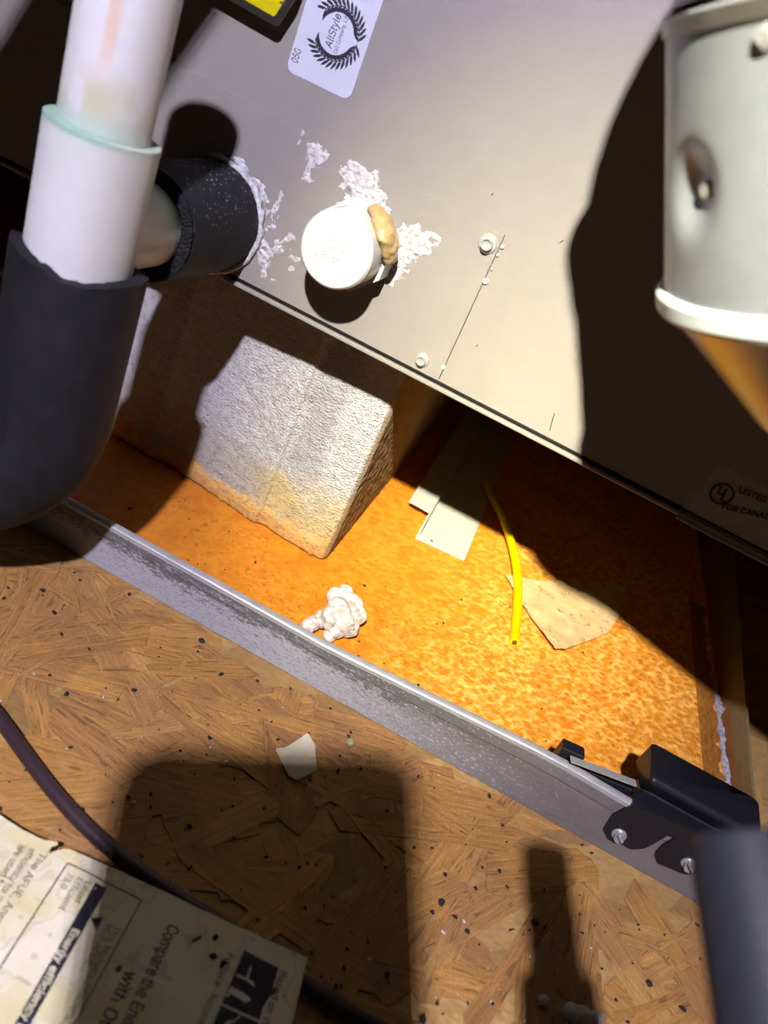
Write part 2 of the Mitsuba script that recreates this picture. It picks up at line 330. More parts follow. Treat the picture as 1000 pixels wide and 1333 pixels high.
# ------------------------------------------------------------------ drain pan
PX0, PX1, PY1 = -0.62, 0.180, 0.86
def rimz(x): return float(np.interp(x, [-0.62, -0.12, -0.02, 0.04, 0.08, 0.12], [0.0245, 0.0240, 0.0237, 0.0275, 0.0300, 0.0284]))
pan = thing('drain_pan', 'galvanised steel drain pan with rust-orange bottom under the cabinet', 'drain pan')
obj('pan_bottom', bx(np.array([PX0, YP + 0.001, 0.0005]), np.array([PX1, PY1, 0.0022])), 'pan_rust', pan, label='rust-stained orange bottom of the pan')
xs = np.linspace(PX0, PX1, 60)
prof = []                                    # (y, z as a fraction of rim height) of the folded front
def strip(prof):
    V, Fc = [], []
    for x in xs:
        h = rimz(x)
        for (y, zf, dz) in prof: V.append([x, YP + y, zf * h + dz])
    n = len(prof)
    for i in range(len(xs) - 1):
        for j in range(n):
            a, b = i * n + j, i * n + (j + 1) % n
            Fc += [[a, b, b + n], [a, b + n, a + n]]
    c0, c1 = list(range(n)), [(len(xs) - 1) * n + j for j in range(n)]
    for c, s in ((c0, 1), (c1, -1)):
        for j in range(1, n - 1): Fc.append([c[0], c[j + 1], c[j]][::s])
    m = trimesh.Trimesh(V, Fc, process=False); m.fix_normals(); return m
obj('front_wall', strip([(0, 0, 0.0003), (0, .70, 0), (-.0006, .735, 0), (-.0006, .90, 0), (0.0004, .935, 0), (0.0004, 1, -.0008), (0.0016, 1, -.0008), (0.0016, 0, 0.0003)]), 'galvanised', pan, smooth=25)
obj('rim', strip([(-.0012, 1, -.0022), (-.0013, 1, -.0004), (-.0008, 1, .0002), (0.0005, 1, .0005), (0.0020, 1, .0003), (0.0024, 1, -.0004), (0.0024, 1, -.0018), (.0, 1, -.001)]), 'rim_steel', pan, smooth=False, label='folded bright rim along the pan front')
# right wall: upright at the front, spreading a little outwards further back
def wallx(y): return .1785 + max(0, (y - .317)) * .07
ys = np.linspace(YP + .002, PY1, 40); V, Fc = [], []
for y in ys:
    w0 = wallx(y)
    V += [[PX1 - .0004, y, .0006], [PX1 - .0004, y, .0022], [w0, y, .0178], [w0 + .0004, y, .0186], [w0 + .0016, y, .0186], [w0 + .0018, y, .0178], [PX1 + .0010, y, .0006]]
for i in range(39):
    for j in range(7):
        a_, b_ = i * 7 + j, i * 7 + (j + 1) % 7
        Fc += [[a_, b_, b_ + 7], [a_, b_ + 7, a_ + 7]]
for c_, sg_ in ((0, 1), (39 * 7, -1)):
    for j in range(1, 6): Fc.append([c_, c_ + j + 1, c_ + j][::sg_])
wm = trimesh.Trimesh(V, Fc, process=False); wm.fix_normals()
obj('side_wall', wm, 'pan_side', pan, smooth=25, label='olive brown right side of the pan')
obj('side_wall', bx(np.array([PX0, YP + .001, .0005]), np.array([PX0 + .0015, PY1, .03])), 'pan_side', pan)
obj('back_wall', bx(np.array([PX0, PY1, .0005]), np.array([PX1 + .008, PY1 + .0015, .03])), 'pan_side', pan)
def crust_strip(x0, x1, y0, y1, h, seed, mname, lab):
    nx, ny = 10, 160
    X, Y = np.meshgrid(np.linspace(x0, x1, nx), np.linspace(y0, y1, ny), indexing='ij')
    e = meshkit.fbm(np.stack([X * 0, Y * 160, X * 0 + seed], -1), 4, seed)
    X = x0 + (X - x0) * (0.55 + 0.8 * e)
    H = h * (0.35 + meshkit.fbm(np.stack([X * 700, Y * 700, X * 0], -1), 4, seed)); H[[0, -1]] = 0; H[:, [0, -1]] = 0
    base = 0.0023 + np.clip((X - PX1 + .0006) / .0014, 0, 1) * np.clip((X - PX1 + .0006), 0, 1) * 3.0
    V = np.stack([X, Y, base + H], -1).reshape(-1, 3)
    Fc = [[i * ny + j, (i + 1) * ny + j, (i + 1) * ny + j + 1] for i in range(nx - 1) for j in range(ny - 1)] + [[i * ny + j, (i + 1) * ny + j + 1, i * ny + j + 1] for i in range(nx - 1) for j in range(ny - 1)]
    return obj('crust', trimesh.Trimesh(V, Fc, process=False), mname, pan, smooth=True, label=lab)
mat('rust_crust', proc(tone(lambda p, n, uv: mix((0.30, 0.10, 0.015), (0.72, 0.30, 0.04), fbm(p.x * 900, p.y * 300, 3.0)))), 0.8)
crust_strip(PX1 - .0145, PX1 - .0030, YP + .004, .5, .0010, 3, 'rust_crust', 'rough rust band in the right corner of the pan')
crust_strip(PX1 - .0036, PX1 + .0003, YP + .004, .415, .0012, 5, 'sealant', 'white mineral crust on the pan side')

# ------------------------------------------------------------------ support block
blk_prof = [(-.215, .3445), (-.166, .3400), (-.160, .3385), (-.1555, .3400), (-.150, .3410), (-.138, .3395), (-.123, .3370), (-.1060, .3345), (-.0925, .3315), (-.0905, .3316), (-.0890, .3332), (-.0850, .3338), (-.0780, .3320), (-.0560, .3305), (-.0505, .3315), (-.0488, .335), (-.0485, .60), (-.215, .60)]
bm = m3.Manifold.extrude(m3.CrossSection([[list(a) for a in blk_prof]]), ZC - 0.0037).translate([0, 0, 0.0025])
b = displaced(bm, 0.0014, 0.0006, 300, 4)
v = np.array(b.vertices)
foot = np.clip((0.013 + 0.006 * (meshkit.fbm(v * 120, 3, 2) - .5) - v[:, 2]) / 0.003, 0, 1)         # swollen, crumbly foot
v[:, 1] -= 0.0022 * foot * (v[:, 1] < .36) * (v[:, 2] > 0.0026); v[:, 2] = np.clip(v[:, 2], 0.0025, ZC - .0012)
b.vertices = v
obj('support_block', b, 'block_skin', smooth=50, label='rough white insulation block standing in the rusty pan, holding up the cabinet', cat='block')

# ------------------------------------------------------------------ coil cabinet
cab = thing('coil_cabinet', 'beige painted sheet metal coil cabinet with stickers, above the pan', 'air conditioner')
XL, XR = -0.60, 0.42
obj('shell', bx(np.array([XL, YC, ZC + .0012]), np.array([XR, 0.84, 0.75]), .0012), 'cabinet_paint', cat=None, parent=cab)
# the lower flange under the front sheet
obj('bottom_flange', bx(np.array([XL, YC - .0020, ZC - .0009]), np.array([0.093, YC + .03, ZC + .0008]), .0004), 'cabinet_paint', cab)
obj('bottom_flange', bx(np.array([0.0932, YC - .0020, ZC - .0012]), np.array([XR, YC + .03, ZC + .0008]), .0004), 'cabinet_paint', cab)
# the pipe panel: top edge from upper left to the corner by the screw, seam at the right
c1, c2, c3 = P(657, 306, YC), P(573, 489, YC), P(250, 93, YC)
pp = sg.Polygon([(XL + .002, ZC + .0026), (c2[0], ZC + .0026), (c1[0], c1[2]), (XL + .002, c3[2] + (XL + .002 - c3[0]) * (c1[2] - c3[2]) / (c1[0] - c3[0]))])
FM = lambda y: frame([0, y, 0], [1, 0, 0], [0, 0, 1], [0, -1, 0])        # polygon (x, z) extruded towards the viewer
panel = obj('pipe_panel', plate(pp, .0009, FM(YC)), 'cabinet_paint', cab)
YF = YC - .0009
seam = plate(sg.LineString([(c2[0] + .0002, ZC + .003), (c1[0] + .0002, c1[2])]).buffer(.00012), .0002, FM(YC))
obj('seam', seam, 'faded_ink', cab)
obj('seam', plate(sg.LineString([(XL + .004, ZC + .0018), (XR - .002, ZC + .0018)]).buffer(.0004), .0004, FM(YC)), 'dark_hole', cab, label='dark gap above the bottom flange')
def hexscrew(p, nrm, parent, r=.0032, head=.0032, wash=.0046, slot=True, m_='steel_bright', rot=0.2):
    x, y, a = axes(nrm); M = frame(p, x, y, a)
    w = trimesh.creation.revolve(np.array([(0, 0), (wash, 0), (wash, .0005), (wash * .86, .0011), (0, .0011), (0, 0)]), sections=28)
    hx = m3.Manifold.cylinder(head, r * 1.02, r * .97, 6).rotate([0, 0, math.degrees(rot)])
    hx = hx ^ m3.Manifold.cylinder(head + 1e-5, r * 1.15, r * .80, 24)
    if slot:
        hx = hx - m3.Manifold.cube([r * 3, r * .28, head], True).translate([0, 0, head]).rotate([0, 0, 50])
    else:
        hx = hx - m3.Manifold.cylinder(head, r * .62, r * .7, 20).translate([0, 0, head * .72])
    hm = as_tm(hx)
    k = obj('screw', trimesh.util.concatenate([w.apply_transform(M), hm.apply_transform(M)]), m_, parent, smooth=30, label='bright hex-head screw')
s1, s2 = P(634, 318, YF - .002), P(548, 470, YF - .002)
hexscrew([s1[0], YF, s1[2]], [0, -1, 0], cab, .0026, .0034, .0035, slot=False)
hexscrew([s2[0], YF, s2[2]], [0, -1, 0], cab, .0022, .0026, .0029, slot=False, rot=.5)
# paint flecks along the seam
for (x, y, r) in ((632, 366, .0011), (654, 321, .0007), (648, 332, .0005), (577, 478, .0009), (640, 350, .0004)):
    c = P(x, y, YF); blob = sg.Point(c[0], c[2]).buffer(r, quad_segs=2)
    obj('paint_fleck', plate(blob, .0011, FM(YC)), 'cream_crumb', cab)

for q in ([(722, 538), (719, 548), (716, 560)], [(640, 254), (642, 252)], [(729, 316), (733, 313)], [(620, 451), (622, 449)]):
    obj('scratch', plate(sg.LineString([(P(x, y, YC)[0], P(x, y, YC)[2]) for x, y in q]).buffer(.00018), .0002, FM(YC)), 'faded_ink', cab)
# white sticker with wreath
w4 = [P(402 + 8, -22, YC), P(508, -22, YC), P(451, 131, YC), P(371, 86, YC)]
xl, xr = P(373, 84, YC)[0], P(456, 124, YC)[0]
zb = 0.5 * (P(373, 90, YC)[2] + P(450, 131, YC)[2])
sx0 = np.mean([P(402, 0, YC)[0], P(375, 75, YC)[0]]); sx1 = np.mean([P(500, 0, YC)[0], P(462, 110, YC)[0]])
st = obj('sticker', plate(sg.box(sx0 + .003, zb + .003, sx1 - .003, zb + .075).buffer(.003, quad_segs=6), .0003, FM(YC)), 'paper_white', cab, label='white sticker with a laurel wreath and lettering')
YS = YC - .0003
wc = P(438, 44, YS)
TM = lambda x, z: frame([x, YS, z], [0, 0, 1], [-1, 0, 0], [0, -1, 0])      # reads upwards
a0, a1 = P(433, 66, YS), P(447, 17, YS)
def fitted(t_, h, x, z, L_, shear=0.0, bold=False):
    m = meshkit.text_mesh(t_, h, .00012, bold); v = np.array(m.vertices); v[:, 0] *= L_ / v[:, 0].max(); v[:, 0] += shear * v[:, 1]; m.vertices = v
    m.apply_transform(TM(x, z)); obj('lettering', m, 'blue_black_ink', st)
def zlen(q0, q1): return math.hypot(P(*q1, YS)[2] - P(*q0, YS)[2], P(*q1, YS)[0] - P(*q0, YS)[0])
fitted('AllStyle', .0027, P(431, 64, YS)[0], P(431, 64, YS)[2], zlen((431, 64), (447, 22)), .12)
fitted('Coil Company, L.P.', .0013, P(438, 71, YS)[0], P(438, 71, YS)[2], zlen((437, 71), (455, 22)), .1)
fitted('05G', .0026, P(387, 84, YS)[0], P(387, 84, YS)[2], zlen((381, 84), (388, 67)), .1)
leaves = []
wr = 0.5 * abs(P(474, 45, YS)[0] - P(405, 50, YS)[0]) * 0.93
for sgn in (1, -1):
    for k in range(14):
        t = math.radians(5 + k * 10.2) * sgn                    # from the join at the right round to the opening at the left
        cx, cz = wc[0] + wr * math.cos(t), wc[2] + wr * math.sin(t)
        tang = t + sgn * math.pi / 2
        for side in (-1, 1):
            d = tang - side * sgn * 0.75 * -1
            L_ = .0037
            leaf = sg.Polygon([(0, 0), (.3 * L_, .13 * L_), (.7 * L_, .12 * L_), (L_, 0), (.7 * L_, -.11 * L_), (.3 * L_, -.12 * L_)])
            leaf = sa.translate(sa.rotate(leaf, math.degrees(tang + side * 0.72), origin=(0, 0)), cx, cz)
            leaves.append(leaf)
    arc = [(wc[0] + wr * math.cos(math.radians(a)), wc[2] + wr * math.sin(math.radians(a) * sgn)) for a in range(3, 140, 4)]
    leaves.append(sg.LineString(arc).buffer(.00016))
obj('wreath', plate(shapely.union_all(leaves), .00012, FM(YS)), 'blue_black_ink', st, label='dark laurel wreath print')

# yellow hanging tag with a dark border, standing a little off the sheet
YT = YC - .007
g0, g1 = P(362, 36, YT), P(385, 0, YT)
gl = P(292, -4, YT)
ang = math.atan2(g0[2] - gl[2], g0[0] - gl[0])
tg = sg.Polygon([(gl[0] - .02, gl[2] - .02 * math.tan(ang)), (g0[0], g0[2]), (g1[0], g1[2]), (g1[0] + .004, g1[2] + .05), (gl[0] - .02, gl[2] + .055)])
tag_ = thing('warning_tag', 'yellow tag with dark border hanging on the cabinet at the top edge', 'tag')
obj('border', plate(tg.buffer(-.002).buffer(.002), .0012, FM(YT)), 'dark_enamel', tag_)
obj('face', plate(tg.buffer(-.0034).buffer(.001), .0014, FM(YT)), 'yellow_enamel', tag_, label='yellow face')
a4 = P(370, 9, YT)
obj('lettering', text('MI', .0026, frame([a4[0] + .0013, YT - .0014, a4[2]], [0.05, 0, 1], [-1, 0, .05], [0, -1, 0]), depth=.0001), 'faded_ink', tag_)
obj('standoff', bx(np.array([gl[0], YT - .0002, g0[2] + .035]), np.array([gl[0] + .02, YC, g0[2] + .045])), 'dark_enamel', tag_)

# crinkled clear label at the right end, over the bottom edge
mat('grey_foil', proc(tone(lambda p, n, uv: mix((0.42, 0.38, 0.38), (0.55, 0.50, 0.50), fbm(p.x * 90, p.y * 90, p.z * 90)))), 0.35)
X0, X1, Z0, Z1 = P(890, 660, YC)[0], 0.20, ZC - .002, P(925, 622, YC)[2] + .006
nx, nz = 90, 40
gx, gz = np.meshgrid(np.linspace(0, 1, nx), np.linspace(0, 1, nz), indexing='ij')
xx = X0 + gx * (X1 - X0) + .006 * (gz - .3) * (1 - gx) * 0.5; zz = Z0 + gz * (Z1 - Z0)
cr = meshkit.fbm(np.stack([xx * 330, zz * 330, xx * 0], -1), 3, 8) ** 1 * np.clip((gx - .3) * 3, 0, 1) * np.clip(1.2 - gz * 2.4, 0, 1)
yy = YC - .0029 * np.clip(1.4 - gz * 12, 0, 1) - .0002 - .006 * cr
zz = zz - .005 * cr * (gz < .3)
V = np.stack([xx, yy, zz], -1).reshape(-1, 3)
Fc = [[i * nz + j, (i + 1) * nz + j, (i + 1) * nz + j + 1] for i in range(nx - 1) for j in range(nz - 1)] + [[i * nz + j, (i + 1) * nz + j + 1, i * nz + j + 1] for i in range(nx - 1) for j in range(nz - 1)]
foil = trimesh.Trimesh(V, Fc, process=False)
ul = obj('sticker', foil, 'grey_foil', cab, smooth=20, label='crinkled grey label peeling at the bottom edge')
cu = P(940, 643, YC - .0008)
UM = frame([0, YC - .0008, 0], [1, 0, 0], [0, 0, 1], [0, -1, 0])
obj('lettering', plate(sg.Point(cu[0], cu[2]).buffer(.0043).difference(sg.Point(cu[0], cu[2]).buffer(.0036)), .00015, UM), 'black_ink', ul)
obj('lettering', text('U', .0033, frame([cu[0] - .0024, YC - .0008, cu[2] - .0006], [1, 0, 0], [0, 0, 1], [0, -1, 0]), bold=True), 'black_ink', ul)
obj('lettering', text('L', .0033, frame([cu[0] + .0002, YC - .0008, cu[2] - .0024], [1, 0, 0], [0, 0, 1], [0, -1, 0]), bold=True), 'black_ink', ul)
cf = P(938, 662, YC - .0008)
obj('lettering', text('FOR CANADA', .0021, frame([cf[0], YC - .0008, cf[2]], [1, 0, .28], [-.28, 0, 1], [0, -1, 0]), bold=True), 'black_ink', ul)
cl_ = P(960, 640, YC - .0008)
obj('lettering', text('LISTED', .0021, frame([cl_[0], YC - .0008, cl_[2]], [1, 0, .1], [-.1, 0, 1], [0, -1, 0]), bold=True), 'black_ink', ul)

# white sealant smeared on the pipe panel
def smear(px, h, seed, thr=.42, lab=None, sc=420, res=.00032, streak=(1, 1)):
    poly = sg.Polygon([(P(x, y, YF)[0], P(x, y, YF)[2]) for x, y in px])
    x0, z0, x1, z1 = poly.bounds
    X, Z = np.meshgrid(np.arange(x0 - .003, x1 + .003, res), np.arange(z0 - .003, z1 + .003, res), indexing='ij')
    d = shapely.distance(shapely.points(X, Z), poly.boundary) * np.where(shapely.contains_xy(poly, X, Z), 1, -1)
    nz_ = meshkit.fbm(np.stack([X * sc * streak[0], Z * sc * streak[1], X * 0 + seed], -1), 5, seed)
    val = d / .0020 + (nz_ - thr) * 4.2
    H = h * np.clip(val, 0, 1) * (.35 + .9 * meshkit.fbm(np.stack([X * 1300, Z * 1300, X * 0], -1), 3, seed + 3))
    ny = X.shape[1]; on = val > 0
    idx = np.arange(X.size).reshape(X.shape)
    q = on[:-1, :-1] & on[1:, :-1] & on[1:, 1:] & on[:-1, 1:]
    a, b2, c, d2 = idx[:-1, :-1][q], idx[1:, :-1][q], idx[1:, 1:][q], idx[:-1, 1:][q]
    V = np.stack([X, YF - .00008 - H, Z], -1).reshape(-1, 3)
    m = trimesh.Trimesh(V, np.vstack([np.c_[a, b2, c], np.c_[a, c, d2]]), process=False); m.remove_unreferenced_vertices()
    return obj('sealant_smear', m, 'sealant', cab, smooth=True, label=lab or 'white dried sealant smear')
smear([(394, 178), (430, 196), (424, 214), (408, 222), (400, 236), (397, 210)], .0006, 11, .44)
smear([(446, 214), (466, 211), (492, 228), (494, 246), (502, 268), (520, 298), (545, 300), (572, 318), (556, 330), (520, 352), (505, 345), (497, 300), (470, 262), (436, 272), (432, 268), (455, 255), (444, 236)], .0008, 23, .40)
smear([(300, 204), (322, 216), (340, 240), (346, 262), (352, 292), (348, 300), (342, 262), (338, 300), (346, 325), (362, 316), (376, 310), (358, 332), (346, 340), (352, 360), (338, 358), (334, 330), (338, 290), (332, 250)], .0008, 31, .42)
smear([(362, 240), (370, 246), (360, 290), (350, 296)], .0002, 37, .56, streak=(3, .6))
smear([(380, 330), (388, 338), (384, 356), (378, 348)], .0003, 41, .5)
smear([(500, 356), (528, 342), (522, 362), (504, 372)], .0003, 43, .5)

# ------------------------------------------------------------------ drain plug in the panel
cpf = P(442, 325, YC - .027)
cx, cz = P(438.5, 325.5, YC - .026)[0], P(438.5, 325.5, YC - .026)[2]
plug = thing('drain_plug', 'round white plastic drain plug screwed into the beige cabinet panel', 'plug')
r0 = .0134
prof = [(0, 0), (.0115, 0), (.0115, .004), (r0 + .0003, .0105), (r0, .0255), (r0 - .0007, .0266), (r0 - .0016, .0270), (0, .0271)]
obj('cap', lathe(prof, [cx, YF, cz], [0, -1, 0], 72), 'pvc_cap', plug, smooth=30)
hexm = as_tm(m3.Manifold.cylinder(.0105, .0160, .0160, 8).rotate([0, 0, 22]))
hexm.apply_transform(frame([cx, YF - .0012, cz], [1, 0, 0], [0, 0, 1], [0, -1, 0]))
obj('collar', hexm, 'pvc_cap', plug)
# cast lettering on the cap face, worn
emb = []
for i, (s, h, dx, dz) in enumerate((('NSF-pw', .0018, -.0062, -.0030), ('3/4 IN', .0022, -.0045, .0000), ('PVC I', .0020, -.0030, .0035))):
    emb.append(text(s, h, frame([cx + dx, YF - .0269, cz + dz - .002], [.97, 0, .22], [-.22, 0, .97], [0, -1, 0]), depth=.0006))
obj('embossing', trimesh.util.concatenate(emb), 'pvc_cap', plug, label='raised moulded lettering')
# tan sealant wad on the upper right of the collar
tt_ = np.linspace(.10, 1.38, 40)
ring = tube(np.array([[cx + (.0152) * math.cos(t), YF - .0085 - .003 * math.sin(2.2 * t), cz + (.0152) * math.sin(t)] for t in tt_]), .0012 + .0021 * np.sin(np.linspace(.25, 2.9, 40)) ** .6, 18)
v = np.array(ring.vertices); v[:, 1] = YF - .0085 + (v[:, 1] - YF + .0085) * 2.0; ring.vertices = v
obj('sealant_wad', displaced(ring, .0009, .0011, 330, 3), 'tan_sealant', plug, smooth=True, label='tan dried sealant on the collar')

# ------------------------------------------------------------------ drain pipe with tee, foam sleeves
TX, TY, TZ = -0.1339, 0.2035, 0.1524
SX, SZ = -.1388, .1480
pipe = thing('drain_pipe', 'white plastic drain pipe with tee, green primer at its joints', 'pipe')
rp, rt = .0124, .0155
obj('pipe', lathe([(rp - .003, .170), (rp, .170), (rp, .2350), (rp - .003, .2350)], [TX, TY, 0], [0, 0, 1], 64), 'pvc', pipe, smooth=30)
tee = m3.Manifold.cylinder(.0456, rt, rt, 72).translate([TX, TY, .1345]) - m3.Manifold.cylinder(.02, rp + .0001, rp + .0001, 72).translate([TX, TY, .160])
b0, b1 = np.array([TX, TY, TZ]), np.array([SX, .248, SZ])
bdir = (b1 - b0) / np.linalg.norm(b1 - b0); bM = frame(b0, *axes(bdir))
br = m3.Manifold.cylinder(float(np.linalg.norm(b1 - b0)), .0139, .0138, 64).transform(bM[:3])
tee = tee + (br - m3.Manifold.cylinder(.048, rt - .002, rt - .002, 48).translate([TX, TY, .1345]))
sock = m3.Manifold.cylinder(.004, rt + .0006, rt + .0006, 72).translate([TX, TY, .1735]) - m3.Manifold.cylinder(.02, rp + .0001, rp + .0001, 72).translate([TX, TY, .165])
tt = as_tm(tee)
obj('tee', tt, 'pvc', pipe, smooth=30)
obj('pipe', lathe([(rp - .003, 0), (rp, 0), (rp, .05), (rp - .003, .05)], [SX, TY + .040, SZ], [0, 1, 0], 48), 'pvc', pipe, smooth=30)
obj('pipe', tube(np.array([[TX, TY, .13], [TX, TY, .08]]), rp, 32), 'pvc', pipe, smooth=40)

def sleeve(path, ro, ri, n=56, torn=0.0, seed=1):
    outer = tube(path, ro, n, caps=False); inner = tube(path, ri, n, caps=False)
    N = len(path); V = np.vstack([outer.vertices, inner.vertices]); k = len(outer.vertices)
    Fc = list(outer.faces) + [f[::-1] for f in (inner.faces + k)]
    for j in range(n):
        j2 = (j + 1) % n
        Fc += [[j, k + j, k + j2], [j, k + j2, j2]]
        a, b_ = (N - 1) * n + j, (N - 1) * n + j2
        Fc += [[a, b_, k + b_], [a, k + b_, k + a]]
    V = np.array(V, float)
    if torn:
        t0 = (path[1] - path[0]); L0 = np.linalg.norm(t0); t0 = t0 / L0
        for j in range(n):
            e = torn * (meshkit.fbm(np.array([[math.cos(2 * math.pi * j / n) * 2.2, math.sin(2 * math.pi * j / n) * 2.2, seed]]), 4, seed)[0] - .5) * 2
            V[j] += t0 * e; V[k + j] += t0 * e
    return trimesh.Trimesh(V, Fc, process=False)
# elbow sleeve below the tee
d = np.array([-.91, -.41, 0]); Rb, zr = .039, .0515
pth = [[TX, TY, z] for z in np.linspace(.1430, zr + Rb, 12)]
for t in np.linspace(0, math.pi / 2, 22)[1:]:
    pth.append(list(np.array([TX, TY, zr + Rb]) + d * Rb * (1 - math.cos(t)) + np.array([0, 0, -1]) * Rb * math.sin(t)))
for s in np.linspace(.01, .12, 10): pth.append(list(np.array([TX, TY, zr]) + d * (Rb + s)))
pth = np.array(pth)
sl = sleeve(pth + np.array([.0008, 0, 0]), .0196, .0157, torn=.0035, seed=5)
obj('pipe_insulation', sl, 'pipe_foam', smooth=50, label='black foam sleeve bending under the white tee at the left edge', cat='pipe insulation')
stub = sleeve(np.array([[SX, y, SZ] for y in np.linspace(.243, YF - .0004, 14)]), 0.0205, .0150, torn=.0022, seed=9)
v = np.array(stub.vertices); e_ = np.clip((.268 - v[:, 1]) / .024, 0, 1) ** 2; v[:, 0] = SX + (v[:, 0] - SX) * (1 - .08 * e_); v[:, 2] = SZ + (v[:, 2] - SZ) * (1 - .08 * e_); stub.vertices = v
ks = thing('pipe_insulation', 'short black foam sleeve around the pipe where it enters the cabinet', 'pipe insulation')
obj('sleeve', stub, 'pipe_foam', ks, smooth=50)
core = lathe([(.0147, 0), (.0188, 0), (.0188, .0006), (.0147, .0006)], [SX, .2418, SZ], [0, 1, 0], 56)
obj('cut_end', displaced(core, .0012, .0008, 900, 3), 'foam_core', ks, smooth=True, label='porous cut end of the sleeve')
ringp = np.array([[SX + .0210 * math.cos(t), YF - .0012, SZ + .0210 * math.sin(t)] for t in np.linspace(-1.5, 1.9, 60)])
rg = tube(ringp, .0013, 10); v = np.array(rg.vertices); rg.vertices = v + (meshkit.fbm(v * 500, 3, 2) - .5)[:, None] * np.array([.002, .0005, .002])
obj('sealant_ring', rg, 'sealant', cab, smooth=True, label='white sealant bead around the pipe sleeve')

# ------------------------------------------------------------------ things lying in the pan
zf = .0022
# Z-shaped bracket strip running under the cabinet
e0, e1, e2 = G(543, 702, zf), G(604, 730, zf), G(640, 641, zf)
bd = e2 - e1; bd[2] = 0; bd /= np.linalg.norm(bd); bs = np.array([bd[1], -bd[0], 0])
w = abs((e1 - e0) @ bs)
bracket = thing('metal_bracket', 'pale green painted metal bracket strip lying in the rusty pan beside the block', 'bracket')
off = (e1 - e0) @ bd
def loc(s, t, z): return e0 + bs * s + bd * t + np.array([0, 0, z])
def slab(s0, s1, t0a, t0b, t1, z0, z1):
    c = [loc(s0, t0a, z0), loc(s1, t0b, z0), loc(s1, t1, z0), loc(s0, t1, z0), loc(s0, t0a, z1), loc(s1, t0b, z1), loc(s1, t1, z1), loc(s0, t1, z1)]
    return trimesh.Trimesh(c, process=False).convex_hull
obj('lower_flange', slab(.0, w, 0, off, .22, .0001, .0012), 'pale_green_paint', bracket)
obj('web', slab(-.0011, .0001, 0, 0, .22, .0001, .0082), 'pale_green_paint', bracket)
u0 = G(533, 652, zf + .008)
tu = (u0 - e0) @ bd; su = (u0 - e0) @ bs
obj('upper_flange', slab(su, 0, tu, tu - .001, .22, .0072, .0082), 'pale_green_paint', bracket)
rs = G(561, 706, zf)
obj('rust_spot', plate(sg.Point(0, 0).buffer(.0011), .0001, frame(rs + np.array([0, 0, .0012]), [1, 0, 0], [0, 1, 0], [0, 0, 1])), 'rust_crust', bracket)
# yellow wire
wp = [G(670, 836, zf + .0028), G(673, 800, zf + .003), G(674.5, 765, zf + .004), G(671, 730, zf + .005), G(664, 700, zf + .006), G(655, 675, zf + .006), G(645, 655, zf + .005), G(632, 628, zf + .003)]
wire = thing('wire_offcut', 'bent yellow wire offcut lying on the rusty pan bottom', 'wire')
wc_ = spline(wp, 60)
obj('insulation', tube(wc_, .0026, 16), 'yellow_vinyl', wire, smooth=40)
dw = wc_[0] - wc_[1]; dw /= np.linalg.norm(dw)
obj('copper_core', tube(np.array([wc_[0] - dw * .002, wc_[0] + dw * .0008]), .0014, 10), 'copper_end', wire, smooth=30, label='cut copper end')
# tan flap of peeled coating
fp = [(659, 752), (668, 752), (690, 762), (715, 764), (752, 780), (800, 800), (842, 838), (836, 832), (784, 826), (730, 850), (722, 851), (716, 840), (683, 792)]
fp = [(658, 752), (700, 758), (810, 762), (806, 800), (790, 824), (730, 850), (719, 850), (684, 796), (668, 770)]
poly = sg.Polygon([tuple(G(x, y, zf + .001)[:2]) for x, y in fp]).buffer(.0008).buffer(-.0004)
fm = plate(poly, .0006, np.eye(4)); fm = as_tm(man(fm).refine_to_length(.002)); v = np.array(fm.vertices)
cxy = np.array(poly.centroid.coords[0]); rr_ = np.linalg.norm(v[:, :2] - cxy, axis=1)
v[:, 2] += zf + .0002 + .0016 * (rr_ / .03) ** 2 * meshkit.fbm(v * 60, 3, 3) + .0012 * meshkit.fbm(v * 130, 3, 5); fm.vertices = v
obj('peeled_flap', fm, 'tan_flap', smooth=40, label='flat tan flake of peeled coating beside the yellow wire in the pan', cat='flake')
# putty lump
pl = lambda x, y, z: G(x, y, zf + z)
pts = [pl(436, 780, .010), pl(448, 775, .012), pl(456, 790, .010), pl(463, 800, .007), pl(440, 795, .012), pl(430, 805, .009), pl(446, 810, .009), pl(455, 815, .006), pl(438, 818, .006), pl(420, 806, .006), pl(408, 810, .005), pl(400, 815, .006), pl(430, 826, .003), pl(450, 800, .004)]
pu = lump(pts, [.0050, .0044, .0056, .0048, .0058, .0050, .0056, .0046, .0044, .0036, .0032, .0028, .0026, .0056], .0007, 0, 210, 6, 26)
v = np.array(pu.vertices); nrm_ = np.array(pu.vertex_normals)
rd = 1 - 2 * np.abs(meshkit.fbm(v * np.array([90, 130, 90]), 2, 4) - .5) * 2.2
v = v + nrm_ * (.0017 * (rd - .45) + .0006 * (meshkit.fbm(v * 500, 3, 9) - .5))[:, None]; v[:, 2] = np.maximum(v[:, 2], zf + .0001); pu.vertices = v
obj('putty_lump', pu, 'putty', smooth=50, label='crumpled white putty lump in the pan against the rim', cat='putty')

